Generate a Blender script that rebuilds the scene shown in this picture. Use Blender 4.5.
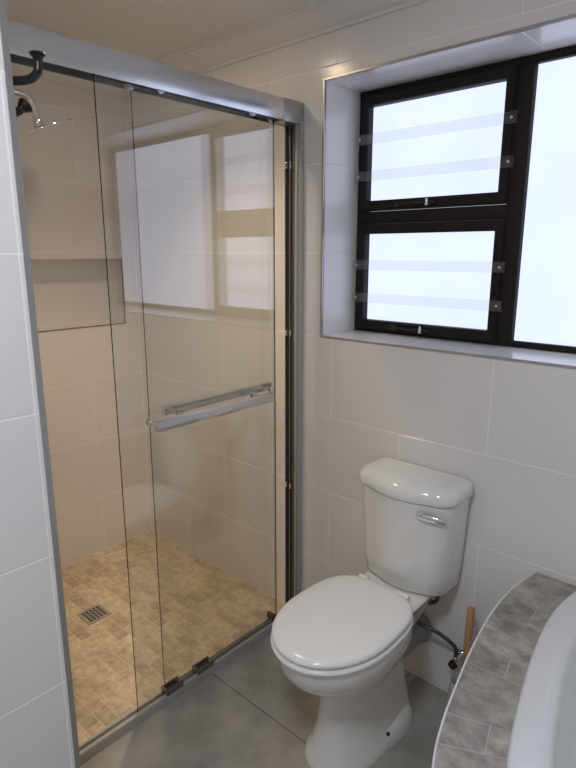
import bpy, bmesh, math, random
from mathutils import Vector, Matrix
random.seed(7)
S = bpy.context.scene
for o in list(bpy.data.objects): bpy.data.objects.remove(o)
COL = S.collection

# ------------------------------------------------------------------ camera, world, exposure
F_PX, YAW, PITCH = 571.09, 0.738356, 0.227114
cam_d = bpy.data.cameras.new('camera'); cam = bpy.data.objects.new('camera', cam_d); COL.objects.link(cam)
cam_d.sensor_fit = 'VERTICAL'; cam_d.sensor_height = 24.0; cam_d.lens = F_PX / 768 * 24.0
cam_d.clip_start = 0.02
cam.location = (1.40266, -1.62314, 1.48981)
cam.rotation_euler = (math.pi / 2 - PITCH, 0, YAW)
S.camera = cam
w = bpy.data.worlds.new('world'); S.world = w; w.use_nodes = True
w.node_tree.nodes['Background'].inputs[0].default_value = (0.75, 0.85, 1.0, 1)
w.node_tree.nodes['Background'].inputs[1].default_value = 1.0
S.view_settings.view_transform = 'Standard'; S.view_settings.look = 'None'
S.view_settings.gamma = 1.0; S.view_settings.exposure = 0.08
S.view_settings.use_curve_mapping = False
S.cycles.max_bounces = 10; S.cycles.diffuse_bounces = 6; S.cycles.glossy_bounces = 6
S.cycles.transparent_max_bounces = 16; S.cycles.caustics_reflective = False; S.cycles.caustics_refractive = False
S.cycles.sample_clamp_indirect = 4.0
S.cycles.use_denoising = True

WINDOW_LIGHT = (0.79, 0.88, 1.16)     # daylight coming through the frosted panes
SHOWER_LAMP = 95.0                   # emission of the downlight over the shower
ROOM_LAMP = 64.0                      # emission of the flat ceiling light in the room
WARM = (1.0, 0.765, 0.51)
BEAM = 60.0                           # watts of the downlight's own beam
COOL = (0.87, 0.915, 1.0)

# ------------------------------------------------------------------ materials
def mat(name, col, rough=0.5, metal=0.0, noise=None, rand=None, bump=None, spec=0.5, emit=None, coat=0.0):
    m = bpy.data.materials.new(name); m.use_nodes = True
    nt = m.node_tree; b = nt.nodes['Principled BSDF']; L = nt.links
    b.inputs['Base Color'].default_value = (*col, 1); b.inputs['Roughness'].default_value = rough
    b.inputs['Metallic'].default_value = metal; b.inputs['Specular IOR Level'].default_value = spec
    b.inputs['Coat Weight'].default_value = coat; b.inputs['Coat Roughness'].default_value = 0.05
    src = None
    if noise or bump or rand:
        tc = nt.nodes.new('ShaderNodeTexCoord')
    if noise:
        # noise = (scale, colour2, stretch, detail, lo, hi)
        sc, c2, st, det, lo, hi = noise
        mp = nt.nodes.new('ShaderNodeMapping'); mp.inputs['Scale'].default_value = st
        geo = nt.nodes.new('ShaderNodeNewGeometry')
        L.new(geo.outputs['Position'], mp.inputs['Vector'])
        n = nt.nodes.new('ShaderNodeTexNoise'); n.inputs['Scale'].default_value = sc; n.inputs['Detail'].default_value = det
        n.inputs['Roughness'].default_value = 0.65
        L.new(mp.outputs[0], n.inputs['Vector'])
        r = nt.nodes.new('ShaderNodeValToRGB'); r.color_ramp.elements[0].position = lo; r.color_ramp.elements[1].position = hi
        r.color_ramp.elements[0].color = (*col, 1); r.color_ramp.elements[1].color = (*c2, 1)
        L.new(n.outputs['Fac'], r.inputs['Fac']); src = r.outputs['Color']
    if rand:
        oi = nt.nodes.new('ShaderNodeObjectInfo')
        hs = nt.nodes.new('ShaderNodeHueSaturation')
        mr = nt.nodes.new('ShaderNodeMapRange'); mr.inputs['To Min'].default_value = 1 - rand; mr.inputs['To Max'].default_value = 1 + rand
        L.new(oi.outputs['Random'], mr.inputs['Value']); L.new(mr.outputs[0], hs.inputs['Value'])
        if src: L.new(src, hs.inputs['Color'])
        else: hs.inputs['Color'].default_value = (*col, 1)
        src = hs.outputs['Color']
    if src: L.new(src, b.inputs['Base Color'])
    if bump:
        sc, stg = bump
        geo2 = nt.nodes.new('ShaderNodeNewGeometry')
        n2 = nt.nodes.new('ShaderNodeTexNoise'); n2.inputs['Scale'].default_value = sc; n2.inputs['Detail'].default_value = 3
        L.new(geo2.outputs['Position'], n2.inputs['Vector'])
        bp = nt.nodes.new('ShaderNodeBump'); bp.inputs['Strength'].default_value = stg; bp.inputs['Distance'].default_value = 0.002
        L.new(n2.outputs['Fac'], bp.inputs['Height']); L.new(bp.outputs[0], b.inputs['Normal'])
    if emit:
        b.inputs['Emission Color'].default_value = (*emit[0], 1); b.inputs['Emission Strength'].default_value = emit[1]
    return m

def glass_mat(name, tint, rough=0.0, haze=0.0, haze_col=(1, 1, 1), n_=1.5):
    """clear sheet: Fresnel mix of straight-through transmission and mirror reflection on each face"""
    m = bpy.data.materials.new(name); m.use_nodes = True; nt = m.node_tree; L = nt.links
    for n in list(nt.nodes): nt.nodes.remove(n)
    out = nt.nodes.new('ShaderNodeOutputMaterial')
    geo = nt.nodes.new('ShaderNodeNewGeometry')
    ior = nt.nodes.new('ShaderNodeMapRange'); ior.inputs['To Min'].default_value = n_; ior.inputs['To Max'].default_value = 1 / n_
    L.new(geo.outputs['Backfacing'], ior.inputs['Value'])
    fr = nt.nodes.new('ShaderNodeFresnel'); L.new(ior.outputs[0], fr.inputs['IOR'])
    tr = nt.nodes.new('ShaderNodeBsdfTransparent'); tr.inputs[0].default_value = (*tint, 1)
    gl = nt.nodes.new('ShaderNodeBsdfGlossy'); gl.inputs['Roughness'].default_value = rough
    mx = nt.nodes.new('ShaderNodeMixShader')
    L.new(fr.outputs[0], mx.inputs[0]); L.new(tr.outputs[0], mx.inputs[1]); L.new(gl.outputs[0], mx.inputs[2])
    last = mx
    if haze:
        df = nt.nodes.new('ShaderNodeBsdfDiffuse'); df.inputs[0].default_value = (*haze_col, 1)
        m2 = nt.nodes.new('ShaderNodeMixShader'); m2.inputs[0].default_value = haze
        L.new(mx.outputs[0], m2.inputs[1]); L.new(df.outputs[0], m2.inputs[2]); last = m2
    L.new(last.outputs[0], out.inputs[0])
    return m

M = {}
M['tile'] = mat('white_wall_tile', (0.81, 0.785, 0.772), 0.20, noise=(3.0, (0.78, 0.757, 0.744), (1, 1, 1), 3, .35, .7), rand=0.015, bump=(9, .05))
M['grout'] = mat('wall_grout', (0.90, 0.885, 0.86), 0.8)
M['plaster'] = mat('painted_plaster', (0.78, 0.77, 0.74), 0.7, bump=(60, .08))
M['ceiling'] = mat('ceiling_board', (0.78, 0.76, 0.73), 0.55, bump=(20, .05))
M['cornice'] = mat('cornice_plaster', (0.80, 0.78, 0.75), 0.5)
M['floor_tile'] = mat('grey_floor_tile', (0.25, 0.242, 0.22), 0.30, noise=(4.5, (0.42, 0.405, 0.37), (1, 1, 1), 8, .35, .68), rand=0.05, bump=(40, .06))
M['floor_grout'] = mat('dark_floor_grout', (0.07, 0.06, 0.05), 0.8)
M['mosaic'] = mat('beige_mosaic', (0.41, 0.315, 0.20), 0.45, noise=(30, (0.72, 0.61, 0.46), (1, 1, 1), 6, .3, .7), rand=0.19, bump=(90, .25))
M['mosaic_grout'] = mat('mosaic_grout', (0.72, 0.63, 0.50), 0.85)
M['deck'] = mat('grey_wood_look_tile', (0.21, 0.19, 0.165), 0.38, noise=(20, (0.54, 0.505, 0.45), (1, 1.25, 1), 12, .33, .70), rand=0.14, bump=(60, .2))
M['deck_grout'] = mat('deck_grout', (0.52, 0.50, 0.47), 0.8)
M['alu'] = mat('satin_aluminium', (0.74, 0.75, 0.77), 0.24, 1.0)
M['guide'] = mat('dark_metal_guide', (0.30, 0.29, 0.27), 0.25, 1.0)
M['roller'] = mat('roller_metal', (0.33, 0.33, 0.34), 0.2, 1.0)
M['track'] = mat('dull_aluminium', (0.50, 0.485, 0.455), 0.45, 0.5)
M['alu_dark'] = mat('grey_aluminium', (0.45, 0.45, 0.46), 0.38, 1.0)
M['chrome'] = mat('chrome', (0.80, 0.80, 0.82), 0.09, 1.0)
M['bar'] = mat('satin_chrome', (0.72, 0.72, 0.74), 0.2, 1.0)
M['trim'] = mat('tile_edge_trim', (0.50, 0.49, 0.48), 0.35, 0.9)
M['niche_trim'] = mat('brown_niche_trim', (0.26, 0.22, 0.18), 0.5, 0.2)
M['channel'] = mat('dark_channel', (0.19, 0.19, 0.185), 0.42, 0.6)
M['rubber'] = mat('black_rubber', (0.02, 0.02, 0.02), 0.6)
M['bronze'] = mat('dark_bronze_metal', (0.045, 0.04, 0.035), 0.3, 0.8)
M['frame'] = mat('dark_bronze_window_frame', (0.016, 0.011, 0.010), 0.6, 0.0, spec=0.25)
M['ceramic'] = mat('white_ceramic', (0.80, 0.80, 0.785), 0.10, coat=0.3)
M['plastic'] = mat('white_seat_plastic', (0.84, 0.84, 0.84), 0.18)
M['acrylic'] = mat('white_bath_acrylic', (0.82, 0.83, 0.84), 0.12)
M['pipe'] = mat('grey_pipe', (0.30, 0.31, 0.33), 0.4)
M['hose'] = mat('braided_hose', (0.10, 0.10, 0.10), 0.4, 0.6, bump=(400, .5))
M['wood'] = mat('light_wood_handle', (0.42, 0.235, 0.10), 0.5, noise=(30, (0.55, 0.33, 0.16), (4, 4, .6), 4, .3, .7))
M['pot'] = mat('pale_grey_plastic', (0.50, 0.51, 0.52), 0.35)
M['glass'] = glass_mat('door_glass', (0.975, 0.98, 0.97), n_=1.85)
M['glass_edge'] = mat('glass_edge', (0.035, 0.04, 0.025), 0.25)
M['strip'] = glass_mat('clear_plastic_strip', (0.985, 0.985, 0.985), 0.05, 0.03, (0.6, 0.62, 0.66))
M['screw'] = mat('steel_screw', (0.7, 0.7, 0.7), 0.3, 1.0)
M['grate'] = mat('steel_grate', (0.62, 0.59, 0.55), 0.4, 0.9)
M['hole'] = mat('drain_dark', (0.008, 0.007, 0.006), 0.8)

def pane_mat(name, blob=None):
    m = bpy.data.materials.new(name); m.use_nodes = True; nt = m.node_tree; L = nt.links
    b = nt.nodes['Principled BSDF']; b.inputs['Base Color'].default_value = (0.06, 0.065, 0.07, 1)
    b.inputs['Roughness'].default_value = 0.35
    b.inputs['Emission Color'].default_value = (*WINDOW_LIGHT, 1); b.inputs['Emission Strength'].default_value = 1.0
    # frosted glass: faint cloudy unevenness of the daylight that comes through
    geo = nt.nodes.new('ShaderNodeNewGeometry')
    n = nt.nodes.new('ShaderNodeTexNoise'); n.inputs['Scale'].default_value = 3.5; n.inputs['Detail'].default_value = 2
    L.new(geo.outputs['Position'], n.inputs['Vector'])
    mr = nt.nodes.new('ShaderNodeMapRange'); mr.inputs['To Min'].default_value = 0.93; mr.inputs['To Max'].default_value = 1.07
    L.new(n.outputs['Fac'], mr.inputs['Value']); L.new(mr.outputs[0], b.inputs['Emission Strength'])
    return m
M['pane'] = pane_mat('frosted_pane')
def emit_mat(name, col, st):
    return mat(name, (0.8, 0.8, 0.8), 0.4, emit=(col, st))
M['lamp_warm'] = emit_mat('warm_lamp', WARM, SHOWER_LAMP)
M['lamp_cool'] = emit_mat('cool_lamp', COOL, ROOM_LAMP)
M['lamp_ring'] = mat('lamp_ring_white', (0.8, 0.8, 0.8), 0.4)

# ------------------------------------------------------------------ helpers
def finish(me, smooth):
    if smooth:
        me.polygons.foreach_set('use_smooth', [True] * len(me.polygons))
        me.set_sharp_from_angle(angle=math.radians(smooth))
def obj(name, bm, m, parent=None, smooth=35):
    bmesh.ops.recalc_face_normals(bm, faces=bm.faces)
    me = bpy.data.meshes.new(name); bm.to_mesh(me); bm.free()
    finish(me, smooth)
    for x in (m if isinstance(m, (list, tuple)) else [m]): me.materials.append(x)
    return link(name, me, parent)
def link(name, me, parent=None):
    o = bpy.data.objects.new(name, me); COL.objects.link(o)
    if parent: o.parent = parent
    return o
def empty(name, loc=(0, 0, 0)):
    # things are modelled in world coordinates; the empty marks the base and children compensate
    o = bpy.data.objects.new(name, None); COL.objects.link(o); o.location = loc; o.empty_display_size = 0.05
    return o
def adopt(parent):
    """children were built in world space: shift them so that the empty may sit at the thing's base"""
    L = parent.location.copy()
    for c in parent.children: c.location = c.location - L
def tag(o, label, cat, group=None):
    o['label'] = label; o['category'] = cat
    if group: o['group'] = group
    return o
def struct(o, label=None, cat=None):
    o['kind'] = 'structure'
    if label: o['label'] = label
    if cat: o['category'] = cat
    return o
def box(bm, x0, x1, y0, y1, z0, z1, bev=0.0, seg=2, mi=0):
    r = bmesh.ops.create_cube(bm, size=1.0)
    vs = r['verts']
    for v in vs:
        v.co = Vector(((x0 + x1) / 2 + v.co.x * (x1 - x0), (y0 + y1) / 2 + v.co.y * (y1 - y0), (z0 + z1) / 2 + v.co.z * (z1 - z0)))
    fs = set(f for v in vs for f in v.link_faces)
    for f in fs: f.material_index = mi
    if bev:
        es = set(e for v in vs for e in v.link_edges)
        bmesh.ops.bevel(bm, geom=list(es), offset=bev, segments=seg, affect='EDGES', profile=0.5)
    return bm
def boxo(name, d, m, parent=None, bev=0.0, seg=2):
    return obj(name, box(bmesh.new(), *d, bev=bev, seg=seg), m, parent)
def loft(bm, loops, cap0=True, cap1=True, closed=True):
    rings = [[bm.verts.new(p) for p in lp] for lp in loops]
    n = len(rings[0])
    for a, b in zip(rings, rings[1:]):
        for i in range(n if closed else n - 1):
            j = (i + 1) % n
            bm.faces.new((a[i], a[j], b[j], b[i]))
    if cap0: bm.faces.new(list(reversed(rings[0])))
    if cap1: bm.faces.new(rings[-1])
    return rings
def catmull(pts, per=6, closed=False):
    P = [Vector(p) for p in pts]; n = len(P); out = []
    rng = range(n) if closed else range(n - 1)
    for i in rng:
        if closed: a, b, c, d = P[(i - 1) % n], P[i], P[(i + 1) % n], P[(i + 2) % n]
        else: a, b, c, d = P[max(i - 1, 0)], P[i], P[i + 1], P[min(i + 2, n - 1)]
        for k in range(per):
            t = k / per
            out.append(0.5 * ((2 * b) + (c - a) * t + (2 * a - 5 * b + 4 * c - d) * t * t + (3 * b - a - 3 * c + d) * t ** 3))
    if not closed: out.append(P[-1].copy())
    return out
def tube(bm, path, r, n=12, cap=True):
    P = [Vector(p) for p in path]; rs = r if isinstance(r, (list, tuple)) else [r] * len(P)
    loops = []; up = None
    for i, p in enumerate(P):
        t = (P[min(i + 1, len(P) - 1)] - P[max(i - 1, 0)]).normalized()
        if up is None:
            up = Vector((0, 0, 1)) if abs(t.z) < .9 else Vector((1, 0, 0))
        a = (up - t * up.dot(t)).normalized(); b = t.cross(a); up = a
        loops.append([p + (a * math.cos(2 * math.pi * k / n) + b * math.sin(2 * math.pi * k / n)) * rs[i] for k in range(n)])
    loft(bm, loops, cap, cap)
    return bm
def cyl(bm, c, axis, r, h, n=24, r2=None, bev=0):
    c = Vector(c); a = Vector(axis).normalized()
    q = Vector((0, 0, 1)).rotation_difference(a).to_matrix()
    r2 = r if r2 is None else r2
    prof = [(r, 0), (r2, h)] if not bev else [(r - bev, 0), (r - bev * .3, bev * .3), (r, bev), (r2, h - bev), (r2 - bev * .3, h - bev * .3), (r2 - bev, h)]
    loft(bm, [[c + q @ Vector((rr * math.cos(2 * math.pi * k / n), rr * math.sin(2 * math.pi * k / n), z)) for k in range(n)] for rr, z in prof])
    return bm

# ---- tiles: every tile is its own piece, cut round openings
TILE_CACHE = {}
def piece(name, parent, O, U, V, N, u0, u1, v0, v1, m, holes=(), th=0.008, bev=0.0009):
    """a slab with its front on the plane O,U,V (normal N), cut by rectangular holes"""
    if u1 - u0 < .006 or v1 - v0 < .006: return None
    hs = [h for h in holes if h[0] < u1 - 1e-5 and h[1] > u0 + 1e-5 and h[2] < v1 - 1e-5 and h[3] > v0 + 1e-5]
    cu, cv = (u0 + u1) / 2, (v0 + v1) / 2
    key = None if hs else (round(u1 - u0, 4), round(v1 - v0, 4), tuple(N), tuple(U), m.name, th)
    if key and key in TILE_CACHE:
        o = link(name, TILE_CACHE[key], parent)
    else:
        us = sorted({u0, u1, *[min(max(x, u0), u1) for h in hs for x in h[:2]]})
        vs = sorted({v0, v1, *[min(max(x, v0), v1) for h in hs for x in h[2:]]})
        bm = bmesh.new(); vd = {}
        def V2(a, b):
            k = (round(a, 5), round(b, 5))
            if k not in vd: vd[k] = bm.verts.new(U * (a - cu) + V * (b - cv))
            return vd[k]
        for i in range(len(us) - 1):
            for j in range(len(vs) - 1):
                a, b = (us[i] + us[i + 1]) / 2, (vs[j] + vs[j + 1]) / 2
                if any(h[0] < a < h[1] and h[2] < b < h[3] for h in hs): continue
                bm.faces.new((V2(us[i], vs[j]), V2(us[i + 1], vs[j]), V2(us[i + 1], vs[j + 1]), V2(us[i], vs[j + 1])))
        if not bm.faces: bm.free(); return None
        if len(bm.faces) > 1:
            bmesh.ops.dissolve_limit(bm, angle_limit=.01, verts=bm.verts, edges=bm.edges)
        bm.normal_update()
        for f in list(bm.faces):
            if f.normal.dot(N) < 0: f.normal_flip()
        front = list(bm.faces)
        r = bmesh.ops.extrude_face_region(bm, geom=front)
        nf = [g for g in r['geom'] if isinstance(g, bmesh.types.BMFace)]
        # the extruded copy becomes the back
        for v in [g for g in r['geom'] if isinstance(g, bmesh.types.BMVert)]: v.co -= N * th
        bm.normal_update()
        fe = [e for e in bm.edges if all(abs(v.co.dot(N)) < 1e-6 for v in e.verts)]
        fe = [e for e in fe if any(abs(f.normal.dot(N)) < .5 for f in e.link_faces)]
        if bev: bmesh.ops.bevel(bm, geom=fe, offset=bev, segments=1, affect='EDGES')
        bmesh.ops.recalc_face_normals(bm, faces=bm.faces)
        me = bpy.data.meshes.new(name); bm.to_mesh(me); bm.free(); me.materials.append(m)
        if key: TILE_CACHE[key] = me
        o = link(name, me, parent)
    o.location = O + U * cu + V * cv
    return o
def tile_wall(parent, O, U, V, N, ur, rows, joints, holes=(), m=None, gap=0.0033, th=0.008, name='tile'):
    """rows: list of v levels; joints(row) -> phase of the 0.6 m spacing"""
    O, U, V, N = map(Vector, (O, U, V, N))
    for k in range(len(rows) - 1):
        ph, wd = joints(k)
        n0 = math.floor((ur[0] - ph) / wd); a = ph + n0 * wd
        while a < ur[1] - 1e-6:
            b = a + wd
            u0, u1 = max(a, ur[0]), min(b, ur[1])
            piece(name, parent, O, U, V, N, u0 + gap / 2, u1 - gap / 2, rows[k] + gap / 2, rows[k + 1] - gap / 2, m or M['tile'], holes, th)
            a = b

# ------------------------------------------------------------------ room shell
X0, X1 = -1.09, 2.35           # shower wall / far right wall
YF = -2.60                     # wall behind the camera
ZC = 2.252                     # ceiling
G = 0.0006                     # grout lies this far behind the tile faces
ROWS = [0.0] + [0.2875 + .3 * k for k in range(7)] + [ZC]
WX0, WX1, WZ0, WZ1, WD = 0.092, 1.580, 1.192, 2.047, 0.20   # window opening
NX, NY0, NY1 = 0.335, -1.151, -1.42                          # nib wall that closes the shower towards the room

def ring(bm, x0, x1, z0, z1, h, y0, y1):
    """slab in the xz plane with a rectangular opening, one mesh"""
    hx0, hx1, hz0, hz1 = h
    for a in ((x0, hx0, z0, z1), (hx1, x1, z0, z1), (hx0, hx1, z0, hz0), (hx0, hx1, hz1, z1)):
        if a[1] - a[0] > 1e-4 and a[3] - a[2] > 1e-4: box(bm, a[0], a[1], y0, y1, a[2], a[3])
    return bm
wall_back = struct(obj('wall_back', ring(bmesh.new(), X0 - .2, X1 + .12, -.05, ZC, (WX0 - .002, WX1 + .002, WZ0 - .002, WZ1 + .002), G, .30), M['grout'], None, 0),
                   'white tiled wall with the window, toilet and bath against it', 'wall')
tile_wall(wall_back, (0, 0, 0), (1, 0, 0), (0, 0, 1), (0, -1, 0), (X0 + .001, X1), ROWS, lambda k: ((.141, .6) if k % 2 == 1 else (.437, .6)), [(WX0, WX1, WZ0, WZ1)])
# reveal tiles (sill, head, two jambs)
rd = WD + .045
for (O, U, V, N, ur, rows, ph) in (
        ((0, 0, WZ0), (1, 0, 0), (0, 1, 0), (0, 0, 1), (WX0, WX1), [0.0, rd], .437),
        ((0, 0, WZ1), (1, 0, 0), (0, 1, 0), (0, 0, -1), (WX0, WX1), [0.0, rd], .141)):
    tile_wall(wall_back, O, U, V, N, ur, rows, lambda k, ph=ph: (ph, .6), th=.006)
for (O, N) in (((WX0, 0, 0), (1, 0, 0)), ((WX1, 0, 0), (-1, 0, 0))):
    tile_wall(wall_back, O, (0, 1, 0), (0, 0, 1), N, (0, rd), [WZ0] + [z for z in ROWS if WZ0 < z - .02 and z < WZ1 - .02] + [WZ1], lambda k: (0, .6), th=.006)

# shower left wall with niche
NI = (-.92, -.082, 1.150, 1.459, .12)      # y0,y1,z0,z1,depth
bm = bmesh.new()
for a in ((YF - .1, NI[0] - .0015, -.05, ZC), (NI[1] + .0015, .02, -.05, ZC), (NI[0] - .0015, NI[1] + .0015, -.05, NI[2] - .0015), (NI[0] - .0015, NI[1] + .0015, NI[3] + .0015, ZC)):
    box(bm, X0 - .16, X0 - G, a[0], a[1], a[2], a[3])
box(bm, X0 - .2, X0 - NI[4] - G, NI[0] - .003, NI[1] + .003, NI[2] - .003, NI[3] + .003)
wall_left = struct(obj('wall_left', bm, M['grout'], None, 0), 'tiled shower wall with a recessed shelf niche', 'wall')
tile_wall(wall_left, (X0, 0, 0), (0, 1, 0), (0, 0, 1), (1, 0, 0), (YF, -.001), ROWS, lambda k: ((-.275, .6) if k % 2 == 0 else (-.575, .6)), [NI[:4]])
tile_wall(wall_left, (X0 - NI[4], 0, 0), (0, 1, 0), (0, 0, 1), (1, 0, 0), (NI[0], NI[1]), [NI[2], NI[3]], lambda k: (-.575, .6), th=.006)
for (O, V, N, rows) in (((X0 - NI[4], 0, NI[2]), (1, 0, 0), (0, 0, 1), [0, NI[4]]), ((X0 - NI[4], 0, NI[3]), (1, 0, 0), (0, 0, -1), [0, NI[4]])):
    tile_wall(wall_left, O, (0, 1, 0), V, N, (NI[0], NI[1]), rows, lambda k: (-.575, .6), th=.005)
for y, n in ((NI[0], 1), (NI[1], -1)):
    tile_wall(wall_left, (X0 - NI[4], y, 0), (1, 0, 0), (0, 0, 1), (0, n, 0), (0, NI[4]), [NI[2], NI[3]], lambda k: (0, .6), th=.005)

# nib wall between shower and room
nib = struct(boxo('wall_nib', (X0 - .02, NX - G, NY1 + G, NY0 - G, -.05, ZC), M['grout']), 'end of the white tiled wall beside the shower door', 'wall')
tile_wall(nib, (NX, 0, 0), (0, 1, 0), (0, 0, 1), (1, 0, 0), (NY1, NY0 - .0085), ROWS, lambda k: (NY1 - .35, .6))
tile_wall(nib, (0, NY0, 0), (1, 0, 0), (0, 0, 1), (0, 1, 0), (X0, NX - .0085), ROWS, lambda k: ((NX, .6) if k % 2 else (NX + .3, .6)))
tile_wall(nib, (0, NY1, 0), (1, 0, 0), (0, 0, 1), (0, -1, 0), (X0, NX), ROWS, lambda k: ((NX, .6) if k % 2 else (NX + .3, .6)))
struct(boxo('trim_1', (NX - .0105, NX + .0012, NY0 - .0108, NY0 + .0012, 0, ZC), M['trim'], None, .0005, 1), 'slim metal trim up the corner of the wall end', 'trim')

wall_right = struct(boxo('wall_right', (X1, X1 + .12, YF - .1, .3, -.05, ZC), M['plaster']), 'plain wall beyond the bath', 'wall')
wall_front = struct(boxo('wall_front', (X0 - .2, X1 + .12, YF - .12, YF, -.05, ZC), M['plaster']), 'plain wall behind the viewer', 'wall')
ceil = struct(boxo('ceiling', (X0 - .2, X1 + .12, YF - .12, .3, ZC, ZC + .1), M['ceiling']), 'pale boarded ceiling above the shower', 'ceiling')
boxo('joint_strip', (-.262, -.236, YF, 0, ZC - .0022, ZC + .002), M['cornice'], ceil, .001, 1)

# cornices
CP = [(0, 2.186), (.010, 2.186), (.012, 2.196), (.022, 2.198), (.034, 2.205), (.048, 2.218), (.060, 2.231), (.066, 2.238), (.076, 2.239), (.078, 2.245), (.092, 2.246), (.094, ZC), (0, ZC)]
def cornice(name, f, a, b, label):
    bm = bmesh.new()
    loft(bm, [[f(t, d, z) for d, z in CP] for t in (a, b)])
    return struct(obj(name, bm, M['cornice'], None, 25), label, 'cornice')
cornice('trim_2', lambda t, d, z: Vector((t, -d, z)), X0, X1, 'stepped white cornice above the window wall')
cornice('trim_3', lambda t, d, z: Vector((X0 + d, t, z)), NY0, 0, 'stepped white cornice above the shower niche wall')
cornice('trim_4', lambda t, d, z: Vector((X1 - d, t, z)), YF, 0, 'stepped white cornice above the bath end wall')
# metal edge trims of the window opening
tw = .008
for i, d in enumerate(((WX0 - tw, WX0 + .001, -.0022, .004, WZ0 - tw, WZ1 + tw), (WX1 - .001, WX1 + tw, -.0022, .004, WZ0 - tw, WZ1 + tw),
                       (WX0, WX1, -.0022, .004, WZ1 - .001, WZ1 + tw), (WX0, WX1, -.0022, .004, WZ0 - tw, WZ0 + .001))):
    boxo('edge_trim', d, M['trim'], wall_back, .001, 1)
for d in ((X0 - .002, X0 + .002, NI[0] - .006, NI[1] + .006, NI[2] - .005, NI[2]), (X0 - .002, X0 + .002, NI[1], NI[1] + .006, NI[2], NI[3]),
          (X0 - .002, X0 + .002, NI[0] - .006, NI[0], NI[2], NI[3])):
    boxo('edge_trim', d, M['niche_trim'], wall_left, .0006, 1)

# floors
floor = struct(boxo('floor', (-.03, X1 + .1, YF - .1, .2, -.12, -.0016), M['floor_grout']), 'grey stone-look tiled bathroom floor', 'floor')
for i in range(-1, 4):
    for j in range(-4, 1):
        x0, y0 = -.07 + .6 * i, -.49 + .6 * j
        piece('tile', floor, Vector((0, 0, 0)), Vector((1, 0, 0)), Vector((0, 1, 0)), Vector((0, 0, 1)), max(x0 + .0015, -.004), min(x0 + .5985, X1), max(y0 + .0015, YF), min(y0 + .5985, -.0005), M['floor_tile'])
shf = struct(boxo('floor_shower', (X0 - .1, -.03, NY0 - .05, .2, -.12, -.0018), M['mosaic_grout']), 'beige mosaic tiled shower floor', 'floor')
DR = (-.637, -.598)      # drain centre
tl, twd = .104, .0515
r = 0; y = -.0005
while y > NY0:
    x = -.052 + (tl / 2 if r % 2 else 0) + tl
    while x > X0:
        a, b = max(x - tl, X0 + .0005), min(x, -.052)
        if b - a > .01:
            piece('tile', shf, Vector((0, 0, random.uniform(-.0006, .0004))), Vector((1, 0, 0)), Vector((0, 1, 0)), Vector((0, 0, 1)), a + .0016, b - .0016, max(y - twd, NY0) + .0016, y - .0016,
                  M['mosaic'], [(DR[0] - .052, DR[0] + .052, DR[1] - .052, DR[1] + .052)], th=.006, bev=.0012)
        x -= tl
    y -= twd; r += 1

# ------------------------------------------------------------------ window
win = bpy.data.objects.new('window_1', None); COL.objects.link(win); struct(win, 'dark framed window with frosted panes over the toilet', 'window')
win.location = (0, 0, 0)
P1 = (.140, .634, 1.671, 1.993); P2 = (.140, .634, 1.238, 1.555); P3 = (.711, 1.532, 1.212, 2.023)
fy0, fy1 = WD, WD + .05
def frame_ring(name, out, inn, y0, y1, m, parent, bev=.003):
    bm = bmesh.new(); x0, x1, z0, z1 = out; a, b, c, d = inn
    o = [(x0, z0), (x1, z0), (x1, z1), (x0, z1)]; i = [(a, c), (b, c), (b, d), (a, d)]
    vs = {}
    for k, (lp, t) in enumerate(((o, 'o'), (i, 'i'))):
        for q, p in enumerate(lp):
            vs[t, q, 0] = bm.verts.new((p[0], y0, p[1])); vs[t, q, 1] = bm.verts.new((p[0], y1, p[1]))
    for q in range(4):
        n = (q + 1) % 4
        bm.faces.new((vs['o', q, 0], vs['o', n, 0], vs['i', n, 0], vs['i', q, 0]))
        bm.faces.new((vs['o', q, 1], vs['i', q, 1], vs['i', n, 1], vs['o', n, 1]))
        bm.faces.new((vs['o', q, 0], vs['o', q, 1], vs['o', n, 1], vs['o', n, 0]))
        bm.faces.new((vs['i', q, 0], vs['i', n, 0], vs['i', n, 1], vs['i', q, 1]))
    if bev:
        es = [e for e in bm.edges if all(abs(v.co.y - y0) < 1e-6 for v in e.verts) and (e.verts[0].co - e.verts[1].co).length > .001]
        bmesh.ops.bevel(bm, geom=es, offset=bev, segments=2, affect='EDGES')
    return obj(name, bm, m, parent)
frame_ring('outer_frame', (WX0 + .001, WX1 - .001, WZ0 + .001, WZ1 - .001), (WX0 + .026, WX1 - .046, WZ0 + .020, WZ1 - .024), fy0, fy1, M['frame'], win)
boxo('mullion', (.658, .711, fy0 - .002, fy1, WZ0 + .015, WZ1 - .02), M['frame'], win, .003)
boxo('transom', (WX0 + .02, .662, fy0 - .001, fy1, 1.592, 1.634), M['frame'], win, .003)
for k, P in enumerate((P1, P2)):
    ex = .033 if k == 0 else .035
    cs = frame_ring('casement', (P[0] - .026, P[1] + .027, P[2] - ex, P[3] + .034), P, fy0 - .012, fy1 - .004, M['frame'], win, .004)
    frame_ring('glazing_bead', (P[0] - .012, P[1] + .012, P[2] - .012, P[3] + .012), (P[0], P[1], P[2], P[3]), fy0 - .0155, fy0 - .0115, M['frame'], cs, .0015)
    boxo('pane', (P[0] - .01, P[1] + .01, fy0 + .020, fy0 + .026, P[2] - .01, P[3] + .01), M['pane'], cs)
    # peg stay on the bottom rail
    sz = P[2] - .018; sx = .395
    bm = bmesh.new(); box(bm, sx - .12, sx + .03, fy0 - .024, fy0 - .016, sz - .005, sz + .005, .002); box(bm, sx - .125, sx - .095, fy0 - .022, fy0 - .010, sz - .010, sz + .010, .003)
    st = obj('stay', bm, M['bronze'], cs)
    st2 = obj('stay_peg', cyl(bmesh.new(), (sx, fy0 - .024, sz - .010), (0, 0, 1), .007, .022, 16, .005, .001), M['chrome'], cs)
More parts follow.
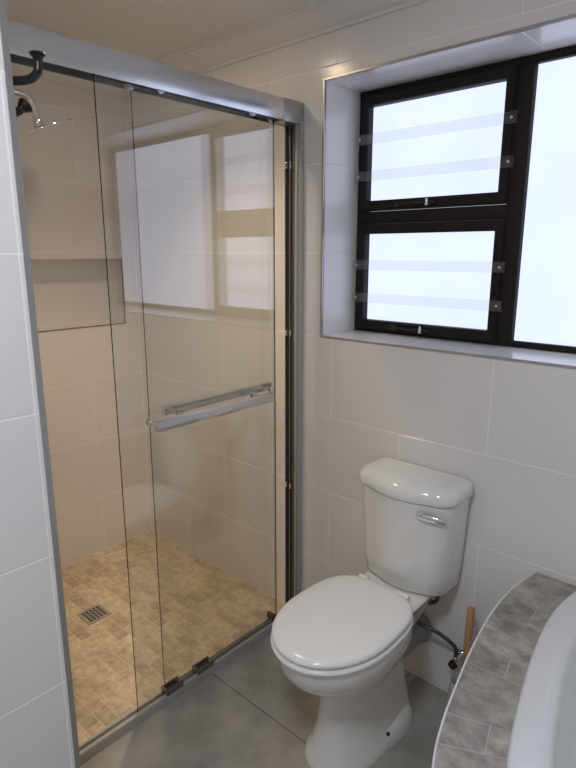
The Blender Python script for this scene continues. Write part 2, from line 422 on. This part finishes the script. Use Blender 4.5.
boxo('fixed_pane', (P3[0] - .012, P3[1] + .012, fy0 + .022, fy0 + .028, P3[2] - .012, P3[3] + .012), M['pane'], win)
for zc in (1.880, 1.756, 1.443, 1.322):
    b = boxo('burglar_bar', (.096, .678, fy0 - .0235, fy0 - .0195, zc - .017, zc + .017), M['strip'], win, .001, 1)
    for sx in (.113, .661):
        obj('screw', cyl(bmesh.new(), (sx, fy0 - .0235, zc), (0, -1, 0), .0048, .003, 14, .003), M['screw'], b)

# ------------------------------------------------------------------ shower door
def put(o, c):
    o.location = o.location - Vector(c)
def parented(name, base, label, cat, group=None):
    e = empty(name, base); tag(e, label, cat, group); return e

fr = parented('shower_door_frame', (-.03, -.57, 0), 'satin metal frame of the sliding shower door with deep top rail', 'door frame')
bm = bmesh.new()
box(bm, -.006, 0, NY0, -.100, 1.922, 1.990, .0012)               # fascia
box(bm, -.062, -.004, NY0, -.100, 1.982, 1.990, .001)            # top web
box(bm, -.062, -.058, NY0, -.100, 1.922, 1.986, .001)            # back web
obj('top_rail', bm, M['alu'], fr)
obj('rail_channel', box(box(bmesh.new(), -.0575, -.0065, NY0, -.02, 1.934, 1.981), -.0575, -.052, NY0, -.02, 1.919, 1.936), M['channel'], fr)
obj('rail_end_cap', box(bmesh.new(), -.066, .0015, -.102, -.0005, 1.920, 1.9925, .002), M['alu_dark'], fr)
bm = bmesh.new()
box(bm, -.020, -.008, -.026, -.0005, .02, 1.93, .002); box(bm, -.010, .004, -.020, -.0005, .02, 1.93, .002)
obj('wall_profile', bm, M['track'], fr)
bm = bmesh.new()
box(bm, -.066, -.062, -.028, -.0005, .02, 1.93, .001); box(bm, -.063, -.020, -.008, -.0005, .02, 1.93, .001); box(bm, -.048, -.042, -.024, -.0005, .02, 1.93, .001); box(bm, -.025, -.0205, -.030, -.0005, .02, 1.93, .001)
obj('door_channel', bm, M['channel'], fr)
for zc in (1.79, 1.19, .574):
    bm = bmesh.new()
    for x in (-.056, -.034):
        box(bm, x - .004, x + .004, -.034, -.006, zc - .012, zc + .012, .002)
    box(bm, -.056, -.034, -.016, -.006, zc - .012, zc + .004, .002)
    obj('buffer_clip', bm, M['chrome'], fr)
obj('jamb_profile', box(bmesh.new(), -.06, 0, NY0 + .0005, NY0 + .025, .02, 1.93, .002), M['alu'], fr)
bm = bmesh.new()
lp = [(.002, .0), (.002, .008), (0, .030), (-.003, .034), (-.010, .034), (-.012, .018), (-.028, .018), (-.030, .030), (-.034, .030), (-.036, .018), (-.052, .018), (-.066, .004), (-.066, .0)]
loft(bm, [[Vector((x, y, z)) for x, z in lp] for y in (NY0 + .001, -.001)])
obj('bottom_track', bm, M['track'], fr, 20)
obj('stop_block', box(bmesh.new(), -.060, -.006, -.146, -.134, .020, .050, .003), M['rubber'], fr)
for ya, yb in ((-.683, -.617), (-.551, -.480)):
    bm = bmesh.new()
    box(bm, -.004, .0, ya, yb, .028, .052, .001); box(bm, -.034, -.029, ya, yb, .028, .052, .001); box(bm, -.034, 0, ya, yb, .024, .030, .001)
    box(bm, -.034, -.0, ya - .004, ya + .004, .026, .052, .001)
    obj('floor_guide', bm, M['guide'], fr)
adopt(fr)

def sliding_panel(label, xc, ya, yb, bar, rollers, side):
    e = parented('sliding_glass_panel', (xc, (ya + yb) / 2, .03), label, 'glass door', 'sliding glass shower panels')
    t = .003
    bm = box(bmesh.new(), xc - t, xc + t, ya, yb, .022, 1.930)
    for f in bm.faces:
        if abs(f.normal.x) < .5: f.material_index = 1
    bm.normal_update()
    for f in bm.faces: f.material_index = 0 if abs(f.normal.x) > .5 else 1
    obj('glass', bm, [M['glass'], M['glass_edge']], e, 0)
    xb, b0, b1, z0, z1, mounts = bar
    h = obj('towel_bar_handle', box(bmesh.new(), xb - .010, xb + .010, b0, b1, z0, z1, .0012, 2), M['bar'], e)
    for ym in mounts:
        bm = bmesh.new(); zc = (z0 + z1) / 2
        xa, xz = sorted((xb, xc + side * t))
        cyl(bm, (xa, ym, zc), (1, 0, 0), .0075, xz - xa, 18)
        cyl(bm, (xc + side * t, ym, zc), (side, 0, 0), .012, .005, 20, bev=.001)
        cyl(bm, (xc - side * t, ym, zc), (-side, 0, 0), .012, .006, 20, bev=.001)
        obj('handle_mount', bm, M['chrome'], h)
    for yr in rollers:
        bm = bmesh.new()
        cyl(bm, (xc + .003, yr, 1.9315), (1, 0, 0), .018, .006, 28, bev=.0015)
        cyl(bm, (xc + .009, yr, 1.9315), (1, 0, 0), .009, .003, 20, bev=.001)
        obj('roller', bm, M['roller'], e)
    adopt(e)
    return e
sliding_panel('front sliding glass shower panel with the bar handle on the room side', -.016, -.790, -.136, (.042, -.700, -.213, .975, 1.006, (-.682, -.245)), (-.594, -.241), 1)
sliding_panel('rear sliding glass shower panel with the bar handle inside the shower', -.046, -.664, -.105, (-.100, -.576, -.076, .972, 1.000, (-.549, -.125)), (-.672, -.122), -1)

# ------------------------------------------------------------------ shower fittings
e = parented('shower_drain', (DR[0], DR[1], 0), 'small square metal drain grate in the beige shower floor', 'drain')
boxo('drain_well', (DR[0] - .049, DR[0] + .049, DR[1] - .049, DR[1] + .049, -.03, -.0009), M['hole'], e)
o = frame_ring('rim', (-.051, .051, -.051, .051), (-.040, .040, -.040, .040), -.001, .006, M['grate'], e, 0)
o.rotation_euler = (math.radians(-90), 0, 0); o.location = (DR[0], DR[1], .002)
for i in range(6):
    p = -.040 + .08 * i / 5
    boxo('grate_bar', (DR[0] - .042, DR[0] + .042, DR[1] + p - .0024, DR[1] + p + .0024, -.0005, .0022), M['grate'], e)
    boxo('grate_bar', (DR[0] + p - .0024, DR[0] + p + .0024, DR[1] - .042, DR[1] + .042, -.0005, .0020), M['grate'], e)
adopt(e)

SX = -.75
e = parented('overhead_shower', (SX, NY0, 2.03), 'flat round shower head on a bent arm inside the shower', 'shower head')
pth = catmull([(SX, NY0 + .002, 2.022), (SX, -.95, 2.028), (SX, -.72, 2.032), (SX, -.635, 2.028), (SX, -.606, 2.005), (SX, -.600, 1.975), (SX, -.592, 1.945)], 6)
obj('arm', tube(bmesh.new(), pth, .0125, 16), M['chrome'], e)
obj('wall_flange', cyl(bmesh.new(), (SX, NY0 + .0005, 2.022), (0, 1, 0), .032, .010, 28, .028, .002), M['chrome'], e)
nrm = Vector((0, .385, -.923)).normalized(); hc = Vector((SX, -.586, 1.925))
obj('swivel', cyl(bmesh.new(), hc - nrm * .030, nrm, .017, .028, 20, .020, .003), M['chrome'], e)
obj('spray_plate', cyl(bmesh.new(), hc - nrm * .003, nrm, .122, .006, 48, .122, .0015), M['chrome'], e)
adopt(e)

# double robe hook on the inner side of the nib wall
HX = .285
e = parented('robe_hook', (HX, NY0, 1.77), 'dark metal double robe hook on the wall end by the shower opening', 'hook')
obj('back_plate', cyl(bmesh.new(), (HX, NY0 + .0005, 1.775), (0, 1, 0), .020, .010, 28, .018, .002), M['bronze'], e)
pth = catmull([(HX, NY0 + .006, 1.786), (HX, -1.125, 1.789), (HX, -1.097, 1.797), (HX, -1.0805, 1.812), (HX, -1.0775, 1.832)], 6)
obj('upper_prong', tube(bmesh.new(), pth + [Vector((HX, -1.0775, 1.838)), Vector((HX, -1.0775, 1.8435)), Vector((HX, -1.0775, 1.8455))], [.0078] * (len(pth) - 3) + [.007, .007, .0075, .010, .0148, .0135], 16), M['bronze'], e)
pth = catmull([(HX, NY0 + .006, 1.744), (HX, -1.135, 1.735), (HX, -1.124, 1.738), (HX, -1.116, 1.745)], 6)
d = Vector((0, .75, .66))
p_ = pth[-1]
obj('lower_prong', tube(bmesh.new(), pth + [p_ + d * .005, p_ + d * .010, p_ + d * .012], [.0072] * (len(pth) - 2) + [.0075, .009, .012, .0145, .013], 16), M['bronze'], e)
adopt(e)

# ------------------------------------------------------------------ toilet
TX = .538
def egg(z, hw, yf, yb, cy, nf=2.0, nb=2.0, n=56, sc=1.0, dx=0.0):
    out = []
    for k in range(n):
        t = 2 * math.pi * k / n; c, s = math.cos(t), math.sin(t)
        ex = nf if s < 0 else nb
        px = math.copysign(abs(c) ** (2 / ex), c) * hw * sc
        py = math.copysign(abs(s) ** (2 / ex), s) * ((cy - yf) if s < 0 else (yb - cy)) * sc
        out.append(Vector((TX + dx + px, cy + py, z)))
    return out
toi = parented('toilet', (TX, -.35, 0), 'white ceramic close-coupled toilet with closed seat under the window', 'toilet')
# pan
prof = [(0, .112, -.550, -.120, -.34, 2.4, 3), (.012, .114, -.552, -.120, -.34, 2.4, 3), (.028, .108, -.545, -.122, -.34, 2.3, 3), (.05, .099, -.533, -.125, -.34, 2.2, 3),
        (.12, .084, -.518, -.130, -.34, 2.1, 2.8), (.19, .079, -.510, -.135, -.34, 2.1, 2.6), (.245, .084, -.520, -.135, -.36, 2.05, 2.5), (.285, .104, -.555, -.130, -.38, 2, 2.4),
        (.315, .126, -.598, -.125, -.41, 2, 2.3), (.345, .148, -.632, -.15, -.43, 2, 2.3), (.375, .160, -.651, -.18, -.44, 2, 2.3), (.405, .165, -.658, -.18, -.44, 2, 2.3), (.425, .166, -.660, -.20, -.44, 2, 2.3), (.432, .163, -.657, -.20, -.44, 2, 2.3)]
bm = bmesh.new(); loft(bm, [egg(*p) for p in prof])
# rear shelf that carries the cistern
def slab(z, x0, x1, y0, y1, r, n=8):
    out = []
    for cx, cy, a0 in ((x1 - r, y1 - r, 0), (x0 + r, y1 - r, 90), (x0 + r, y0 + r, 180), (x1 - r, y0 + r, 270)):
        for k in range(n + 1):
            a = math.radians(a0 + 90 * k / n); out.append(Vector((cx + r * math.cos(a), cy + r * math.sin(a), z)))
    return out
loft(bm, [slab(.32, TX - .075, TX + .075, -.34, -.11, .03), slab(.37, TX - .09, TX + .09, -.36, -.07, .03), slab(.41, TX - .108, TX + .108, -.38, -.035, .025), slab(.426, TX - .116, TX + .116, -.38, -.03, .022), slab(.432, TX - .111, TX + .111, -.375, -.033, .02)])
pan = obj('pan', bm, M['ceramic'], toi, 40)
# fixing lug on each side of the foot
for s in (-1, 1):
    bm = bmesh.new()
    ls = []
    for z, hw, l in ((0, .032, .11), (.028, .030, .105), (.05, .022, .085), (.058, .010, .06)):
        ls.append([Vector((TX + s * (.086 + 0) + hw * math.cos(2 * math.pi * k / 24), -.27 + l * math.sin(2 * math.pi * k / 24), z)) for k in range(24)])
    loft(bm, ls)
    obj('foot_flange', bm, M['ceramic'], pan, 50)
    obj('bolt_hole', cyl(bmesh.new(), (TX + s * .1020, -.330, .046), (s, -.25, .25), .006, .005, 14), M['rubber'], pan)
# seat ring and lid
def disc(bm, zs, hw, yf, yb, cy, prof):
    loft(bm, [egg(zs + dz, hw - ins, yf + ins, yb - ins, cy, 2.02, 3.2) for ins, dz in prof])
bm = bmesh.new(); disc(bm, .434, .167, -.674, -.232, -.455, [(.012, 0), (.002, .002), (-.003, .007), (-.002, .012), (.003, .0155), (.014, .017)])
obj('seat', bm, M['plastic'], toi, 50)
bm = bmesh.new(); disc(bm, .455, .167, -.675, -.230, -.455, [(.014, -.0045), (.013, .0005), (.002, .0015), (0, .006), (.002, .011), (.007, .0155), (.016, .019), (.04, .0215), (.09, .0235), (.14, .0242)])
lid = obj('seat_lid', bm, M['plastic'], toi, 50)
for s in (-1, 1):
    bm = bmesh.new(); cyl(bm, (TX + s * .075 - .018, -.226, .456), (1, 0, 0), .011, .036, 18, bev=.002); box(bm, TX + s * .075 - .012, TX + s * .075 + .012, -.235, -.217, .440, .452, .003)
    obj('hinge', bm, M['plastic'], toi)
# cistern: bowed front, tapering down
def cist(z, hw, yf, sag, yb=-.012, r=.045, n=18):
    """rounded box outline with a bowed front"""
    pts = []
    xs = []
    def bow(x): return yf - sag * (1 - (x / hw) ** 2)
    # back edge left to right
    rb = .015
    pts.append(Vector((hw - 0, yb - rb, z)))
    pts.append(Vector((hw - rb * .3, yb - rb * .3, z))); pts.append(Vector((hw - rb, yb, z)))
    for k in range(1, 7): pts.append(Vector((hw - rb - (2 * hw - 2 * rb) * k / 7, yb, z)))
    pts.append(Vector((-hw + rb, yb, z))); pts.append(Vector((-hw + rb * .3, yb - rb * .3, z))); pts.append(Vector((-hw, yb - rb, z)))
    # left side to front-left corner
    cx = -hw + r; cyy = bow(cx) + r
    pts.append(Vector((-hw, (yb + cyy) / 2, z)))
    for k in range(7):
        a = math.pi + (math.pi / 2) * k / 6
        pts.append(Vector((cx + r * math.cos(a), cyy + r * math.sin(a), z)))
    for k in range(1, n):
        x = cx + (2 * (hw - r)) * k / n
        pts.append(Vector((x, bow(x), z)))
    for k in range(7):
        a = 1.5 * math.pi + (math.pi / 2) * k / 6
        pts.append(Vector((-cx + r * math.cos(a), cyy + r * math.sin(a), z)))
    pts.append(Vector((hw, (yb + cyy) / 2, z)))
    return [Vector((TX + CDX + p.x, p.y, p.z)) for p in pts]
CDX = .009
bm = bmesh.new()
loft(bm, [cist(.434, .126, -.110, .050, r=.05), cist(.437, .138, -.118, .053, r=.055), cist(.447, .147, -.124, .055, r=.06), cist(.506, .153, -.128, .057, r=.06), cist(.606, .158, -.132, .059, r=.06), cist(.748, .165, -.137, .061, r=.06), cist(.750, .163, -.135, .061, r=.06)])
cis = obj('cistern', bm, M['ceramic'], toi, 40)
bm = bmesh.new()
loft(bm, [cist(.749, .150, -.124, .056, r=.05), cist(.7535, .152, -.126, .056, r=.05), cist(.754, .168, -.141, .062, r=.06), cist(.758, .1725, -.144, .062, r=.06), cist(.764, .174, -.145, .062, r=.06), cist(.777, .174, -.145, .062, r=.06), cist(.790, .170, -.141, .061, r=.06), cist(.800, .161, -.132, .058, r=.06), cist(.806, .145, -.117, .052, -.022, .055), cist(.8095, .11, -.09, .042, -.035, .04), cist(.811, .09, -.085, .03, -.042, .03), cist(.8113, .05, -.085, .015, -.050, .012)])
obj('cistern_lid', bm, M['ceramic'], toi, 50)
# flush lever
bm = bmesh.new()
LX, LZ, LY = TX + .100, .716, -.177
cyl(bm, (LX, LY + .006, LZ), (.0, -1, 0), .013, .014, 22, .012, .002)
lv = obj('flush_lever', bm, M['chrome'], cis)
loops = []
for t, w_, h_ in ((0, .010, .008), (.1, .012, .013), (.35, .011, .012), (.7, .011, .0095), (.93, .011, .008), (1, .007, .004)):
    x = LX - .012 + .084 * t; y_ = LY - .013 + .020 * t * t; z_ = LZ + .003 - .004 * t
    loops.append([Vector((x, y_ - .005 * math.cos(2 * math.pi * k / 16), z_ + h_ * math.sin(2 * math.pi * k / 16))) for k in range(16)])
bm = bmesh.new(); loft(bm, loops); obj('lever_arm', bm, M['chrome'], cis)
adopt(toi)

e = parented('waste_pipe', (TX, -.07, .2), 'grey waste pipe between the toilet pan and the wall', 'pipe')
obj('pipe_sleeve', cyl(bmesh.new(), (TX, -.002, .205), (0, -1, 0), .056, .16, 32, .054), M['pipe'], e)
obj('pipe_collar', cyl(bmesh.new(), (TX, -.001, .205), (0, -1, 0), .066, .022, 32, .062, .004), M['pipe'], e)
adopt(e)

VX, VZ = .712, .168
e = parented('water_valve', (VX, -.001, VZ), 'small chrome angle valve on the wall behind the toilet', 'valve')
obj('wall_rosette', cyl(bmesh.new(), (VX, -.0005, VZ), (0, -1, 0), .024, .008, 24, .018, .002), M['chrome'], e)
obj('valve_body', cyl(cyl(bmesh.new(), (VX, -.006, VZ), (0, -1, 0), .010, .046, 18), (VX, -.040, VZ - .012), (0, 0, 1), .012, .034, 18, .010, .002), M['chrome'], e)
obj('valve_knob', cyl(bmesh.new(), (VX, -.050, VZ), (-.25, -1, -.35), .015, .018, 10, .013, .003), M['bronze'], e)
adopt(e)
hs = tube(bmesh.new(), catmull([(VX, -.040, VZ + .020), (VX - .002, -.042, VZ + .050), (VX - .022, -.055, .245), (VX - .065, -.075, .272), (VX - .115, -.09, .285), (VX - .155, -.095, .318), (VX - .135, -.09, .358), (VX - .085, -.085, .372), (VX - .058, -.085, .395), (VX - .055, -.085, .447)], 8), .0068, 10)
tag(obj('water_hose', hs, M['hose']), 'dark braided water hose curling from the cistern to the wall valve', 'hose')

# toilet brush with wooden handle in a holder beside the bath
BX, BY = .764, -.085
e = parented('toilet_brush', (BX, BY, 0), 'toilet brush with a plain wooden stick handle behind the bath surround', 'brush')
pts = [(.046, 0), (.050, .004), (.050, .03), (.046, .10), (.042, .150), (.040, .152), (.038, .150), (.040, .10), (.043, .02), (.0, .018)]
bm = bmesh.new(); n = 28
loft(bm, [[Vector((BX + max(r_, .001) * math.cos(2 * math.pi * k / n), BY + max(r_, .001) * math.sin(2 * math.pi * k / n), z)) for k in range(n)] for r_, z in pts])
obj('holder', bm, M['pot'], e, 50)
obj('handle', cyl(bmesh.new(), (BX - .001, BY, .09), (.012, .015, 1), .0115, .325, 18, .0115, .003), M['wood'], e)
obj('brush_head', cyl(bmesh.new(), (BX, BY, .022), (0, 0, 1), .030, .085, 20, .026, .006), M['pot'], e)
adopt(e)

# ------------------------------------------------------------------ bath and its surround
ZD = .566
OUT = [(.919, -.001), (.900, -.135), (.904, -.286), (.926, -.448), (.952, -.578), (.980, -.70), (1.015, -.803), (1.09, -.95), (1.21, -1.11), (1.38, -1.255), (1.62, -1.37), (1.95, -1.44), (X1 - .001, -1.46)]
oc = catmull([(x, y, 0) for x, y in OUT], 8)
def offs(curve, d):
    out = []
    for i, p in enumerate(curve):
        t = (curve[min(i + 1, len(curve) - 1)] - curve[max(i - 1, 0)]).normalized()
        out.append(p + Vector((-t.y, t.x, 0)) * d)     # travelling away from the window wall, the bath lies to the left
    return out
DWID = .128
inner = offs(oc, DWID)
e = parented('bath_surround', (.92, -.6, 0), 'curved bath surround topped with grey wood-look strip tiles', 'bath surround')
def band(name, a, b, z0, z1, m, sm=60):
    bm = bmesh.new()
    loops = [[Vector((p.x, p.y, z0)), Vector((p.x, p.y, z1)), Vector((q.x, q.y, z1)), Vector((q.x, q.y, z0))] for p, q in zip(a, b)]
    loft(bm, loops)
    return obj(name, bm, m, e, sm)
def clampw(c):
    return [Vector((min(p.x, X1 - .001), min(p.y, -.001), p.z)) for p in c]
band('apron', clampw(offs(oc, .004)), clampw(offs(oc, .05)), 0.0, ZD - .0105, M['tile'])
band('deck_base', clampw(offs(oc, .002)), clampw(offs(oc, DWID + .03)), ZD - .03, ZD - .0012, M['deck_grout'])
band('edge_trim', clampw(oc), clampw(offs(oc, .0038)), ZD - .012, ZD + .0012, M['ceramic'])
# strip tiles, laid fanwise
cum = [0]
for p, q in zip(oc, oc[1:]): cum.append(cum[-1] + (q - p).length)
def at(curve, s):
    s = min(max(s, 0), cum[-1] - 1e-6)
    for i in range(len(cum) - 1):
        if cum[i + 1] >= s:
            f = (s - cum[i]) / (cum[i + 1] - cum[i]); return curve[i].lerp(curve[i + 1], f)
oa = clampw(offs(oc, .0045)); ob = clampw(inner)
FC = Vector((1.60, -.46, 0))
s = -.10; g = .0022; k = 0
def ray_hit(curve, p, d):
    """where the line p+t*d crosses the polyline"""
    best = None
    for a, b in zip(curve, curve[1:]):
        ex, ey = b.x - a.x, b.y - a.y; den = d.x * ey - d.y * ex
        if abs(den) < 1e-9: continue
        t = ((a.x - p.x) * ey - (a.y - p.y) * ex) / den
        u = ((a.x - p.x) * d.y - (a.y - p.y) * d.x) / den
        if -1e-4 <= u <= 1.0001 and t > -.02 and (best is None or t < best): best = t
    return None if best is None else p + d * best
STEP = .086
while s < cum[-1]:
    s0, s1 = max(s, 0) + g / 2, min(s + STEP, cum[-1]) - g / 2
    if s1 - s0 > .012:
        q = []
        for ss in (s0, s1):
            p = at(oa, ss); tng = (at(oa, ss + .01) - at(oa, ss - .01)).normalized()
            nd = Vector((-tng.y, tng.x, 0)); rd_ = (FC - p).normalized(); rd_.z = 0
            wgt = max(0.0, min(1.0, (1.15 - ss) / .3))
            d = (nd * (1 - wgt) + rd_ * wgt).normalized()
            hp = ray_hit(offs(oc, DWID + .012), p, d) or p + d * DWID
            hp = Vector((min(hp.x, X1 - .001), min(hp.y, -.0012), 0))
            q.append((p, hp))
        if s <= 0: q[0] = (at(oa, 0), Vector((1.075, -.0012, 0)))
        # split some strips across into two pieces
        cuts = [0, 1] if k % 3 == 1 else [0, random.choice((.36, .5, .62)), 1]
        if k % 3 == 2: cuts = [0, 1]
        for c0, c1 in zip(cuts, cuts[1:]):
            e0 = c0 + (.008 if c0 > 0 else 0); e1 = c1 - (.008 if c1 < 1 else 0)
            A = [q[0][0].lerp(q[0][1], e0), q[1][0].lerp(q[1][1], e0), q[1][0].lerp(q[1][1], e1), q[0][0].lerp(q[0][1], e1)]
            bm = bmesh.new(); dz = random.uniform(-.0006, .0004)
            cen = sum(A, Vector()) / 4
            loft(bm, [[Vector((v.x, v.y, ZD - .008)) for v in A], [Vector((v.x, v.y, ZD - .001 + dz)) for v in A], [Vector((v.x, v.y, ZD + dz)) + (cen - v).normalized() * .0012 for v in A]])
            obj('strip_tile', bm, M['deck'], e, 0)
    s += STEP; k += 1
adopt(e)

# bath tub
bo = offs(oc, DWID)
ctrl = [p for p in bo if p.y < -.03 and p.x < 2.20][::4]
ctrl = [Vector((1.042, -.020, 0))] + ctrl + [Vector((2.24, -1.27, 0)), Vector((2.31, -1.18, 0)), Vector((2.32, -.6, 0)), Vector((2.32, -.10, 0)), Vector((2.26, -.016, 0)), Vector((1.7, -.012, 0)), Vector((1.10, -.012, 0))]
# resample the outline evenly
def resample(pts, n):
    P = pts + [pts[0]]; L = [0]
    for a, b in zip(P, P[1:]): L.append(L[-1] + (b - a).length)
    out = []; i = 0
    for k in range(n):
        s_ = L[-1] * k / n
        while L[i + 1] < s_: i += 1
        out.append(P[i].lerp(P[i + 1], (s_ - L[i]) / (L[i + 1] - L[i])))
    return out
bl = resample(catmull(ctrl, 8, True), 200)
area = sum(a.x * b.y - b.x * a.y for a, b in zip(bl, bl[1:] + bl[:1]))
sgn = 1 if area > 0 else -1
def inset(loop, d):
    n = len(loop); out = []
    for i in range(n):
        t = (loop[(i + 2) % n] - loop[i - 2]).normalized()
        out.append(loop[i] + Vector((-t.y, t.x, 0)) * d * sgn)
    return out
def smooth(loop, it):
    for _ in range(it):
        n = len(loop); loop = [(loop[i - 1] + loop[i] * 2 + loop[(i + 1) % n]) / 4 for i in range(n)]
    return loop
def lift(loop, z): return [Vector((p.x, p.y, z)) for p in loop]
cenb = sum(bl, Vector()) / len(bl)
base_in = smooth(inset(smooth(bl, 3), .074), 12)
def shrink(loop, f): return [cenb + (p - cenb) * f for p in loop]
bath = parented('bathtub', (1.65, -.65, 0), 'white bathtub with a broad smooth rim beside the toilet', 'bathtub')
bm = bmesh.new()
loft(bm, [lift(bl, ZD - .02), lift(bl, ZD + .008), lift(inset(bl, .002), ZD + .013), lift(inset(bl, .007), ZD + .0165), lift(inset(bl, .02), ZD + .018), lift(smooth(inset(bl, .045), 4), ZD + .0175),
          lift(smooth(inset(bl, .066), 8), ZD + .0165), lift(base_in, ZD + .011), lift(shrink(base_in, .994), ZD - .01), lift(shrink(base_in, .96), ZD - .12), lift(shrink(base_in, .92), ZD - .26), lift(shrink(base_in, .86), ZD - .36),
          lift(shrink(base_in, .76), ZD - .405), lift(shrink(base_in, .5), ZD - .42), lift(shrink(base_in, .1), ZD - .425)], False, True)
obj('tub_shell', bm, M['acrylic'], bath, 60)
obj('plug_waste', cyl(bmesh.new(), (cenb.x, cenb.y, ZD - .4245), (0, 0, 1), .03, .006, 24, .026, .002), M['chrome'], bath)
adopt(bath)

# ------------------------------------------------------------------ lamps
LPX, LPY = -.25, -.510
e = parented('ceiling_downlight', (LPX, LPY, ZC), 'small round warm downlight in the ceiling above the shower', 'ceiling light')
bm = bmesh.new(); n = 32
loft(bm, [[Vector((LPX + r_ * math.cos(2 * math.pi * k / n), LPY + r_ * math.sin(2 * math.pi * k / n), z)) for k in range(n)] for r_, z in ((.052, ZC - .0005), (.052, ZC - .003), (.048, ZC - .005), (.040, ZC - .003), (.040, ZC - .0005))], False, False)
obj('ring', bm, M['lamp_ring'], e)
obj('bulb_face', cyl(bmesh.new(), (LPX, LPY, ZC - .0025), (0, 0, 1), .040, .002, 32), M['lamp_warm'], e)
sd = bpy.data.lights.new('beam', 'SPOT'); sd.energy = BEAM; sd.color = WARM; sd.spot_size = math.radians(108); sd.spot_blend = 1.0; sd.shadow_soft_size = .030
so = bpy.data.objects.new('beam', sd); COL.objects.link(so); so.parent = e; so.location = (LPX, LPY, ZC - .008)
adopt(e)
RX, RY = 1.05, -1.62
e = parented('ceiling_lamp', (RX, RY, ZC), 'flat round ceiling light in the middle of the bathroom', 'ceiling light')
obj('housing', cyl(bmesh.new(), (RX, RY, ZC - .0005), (0, 0, -1), .15, .02, 40, .15, .003), M['lamp_ring'], e)
obj('diffuser', cyl(bmesh.new(), (RX, RY, ZC - .0205), (0, 0, -1), .14, .02, 40, .13, .004), M['lamp_cool'], e)
adopt(e)
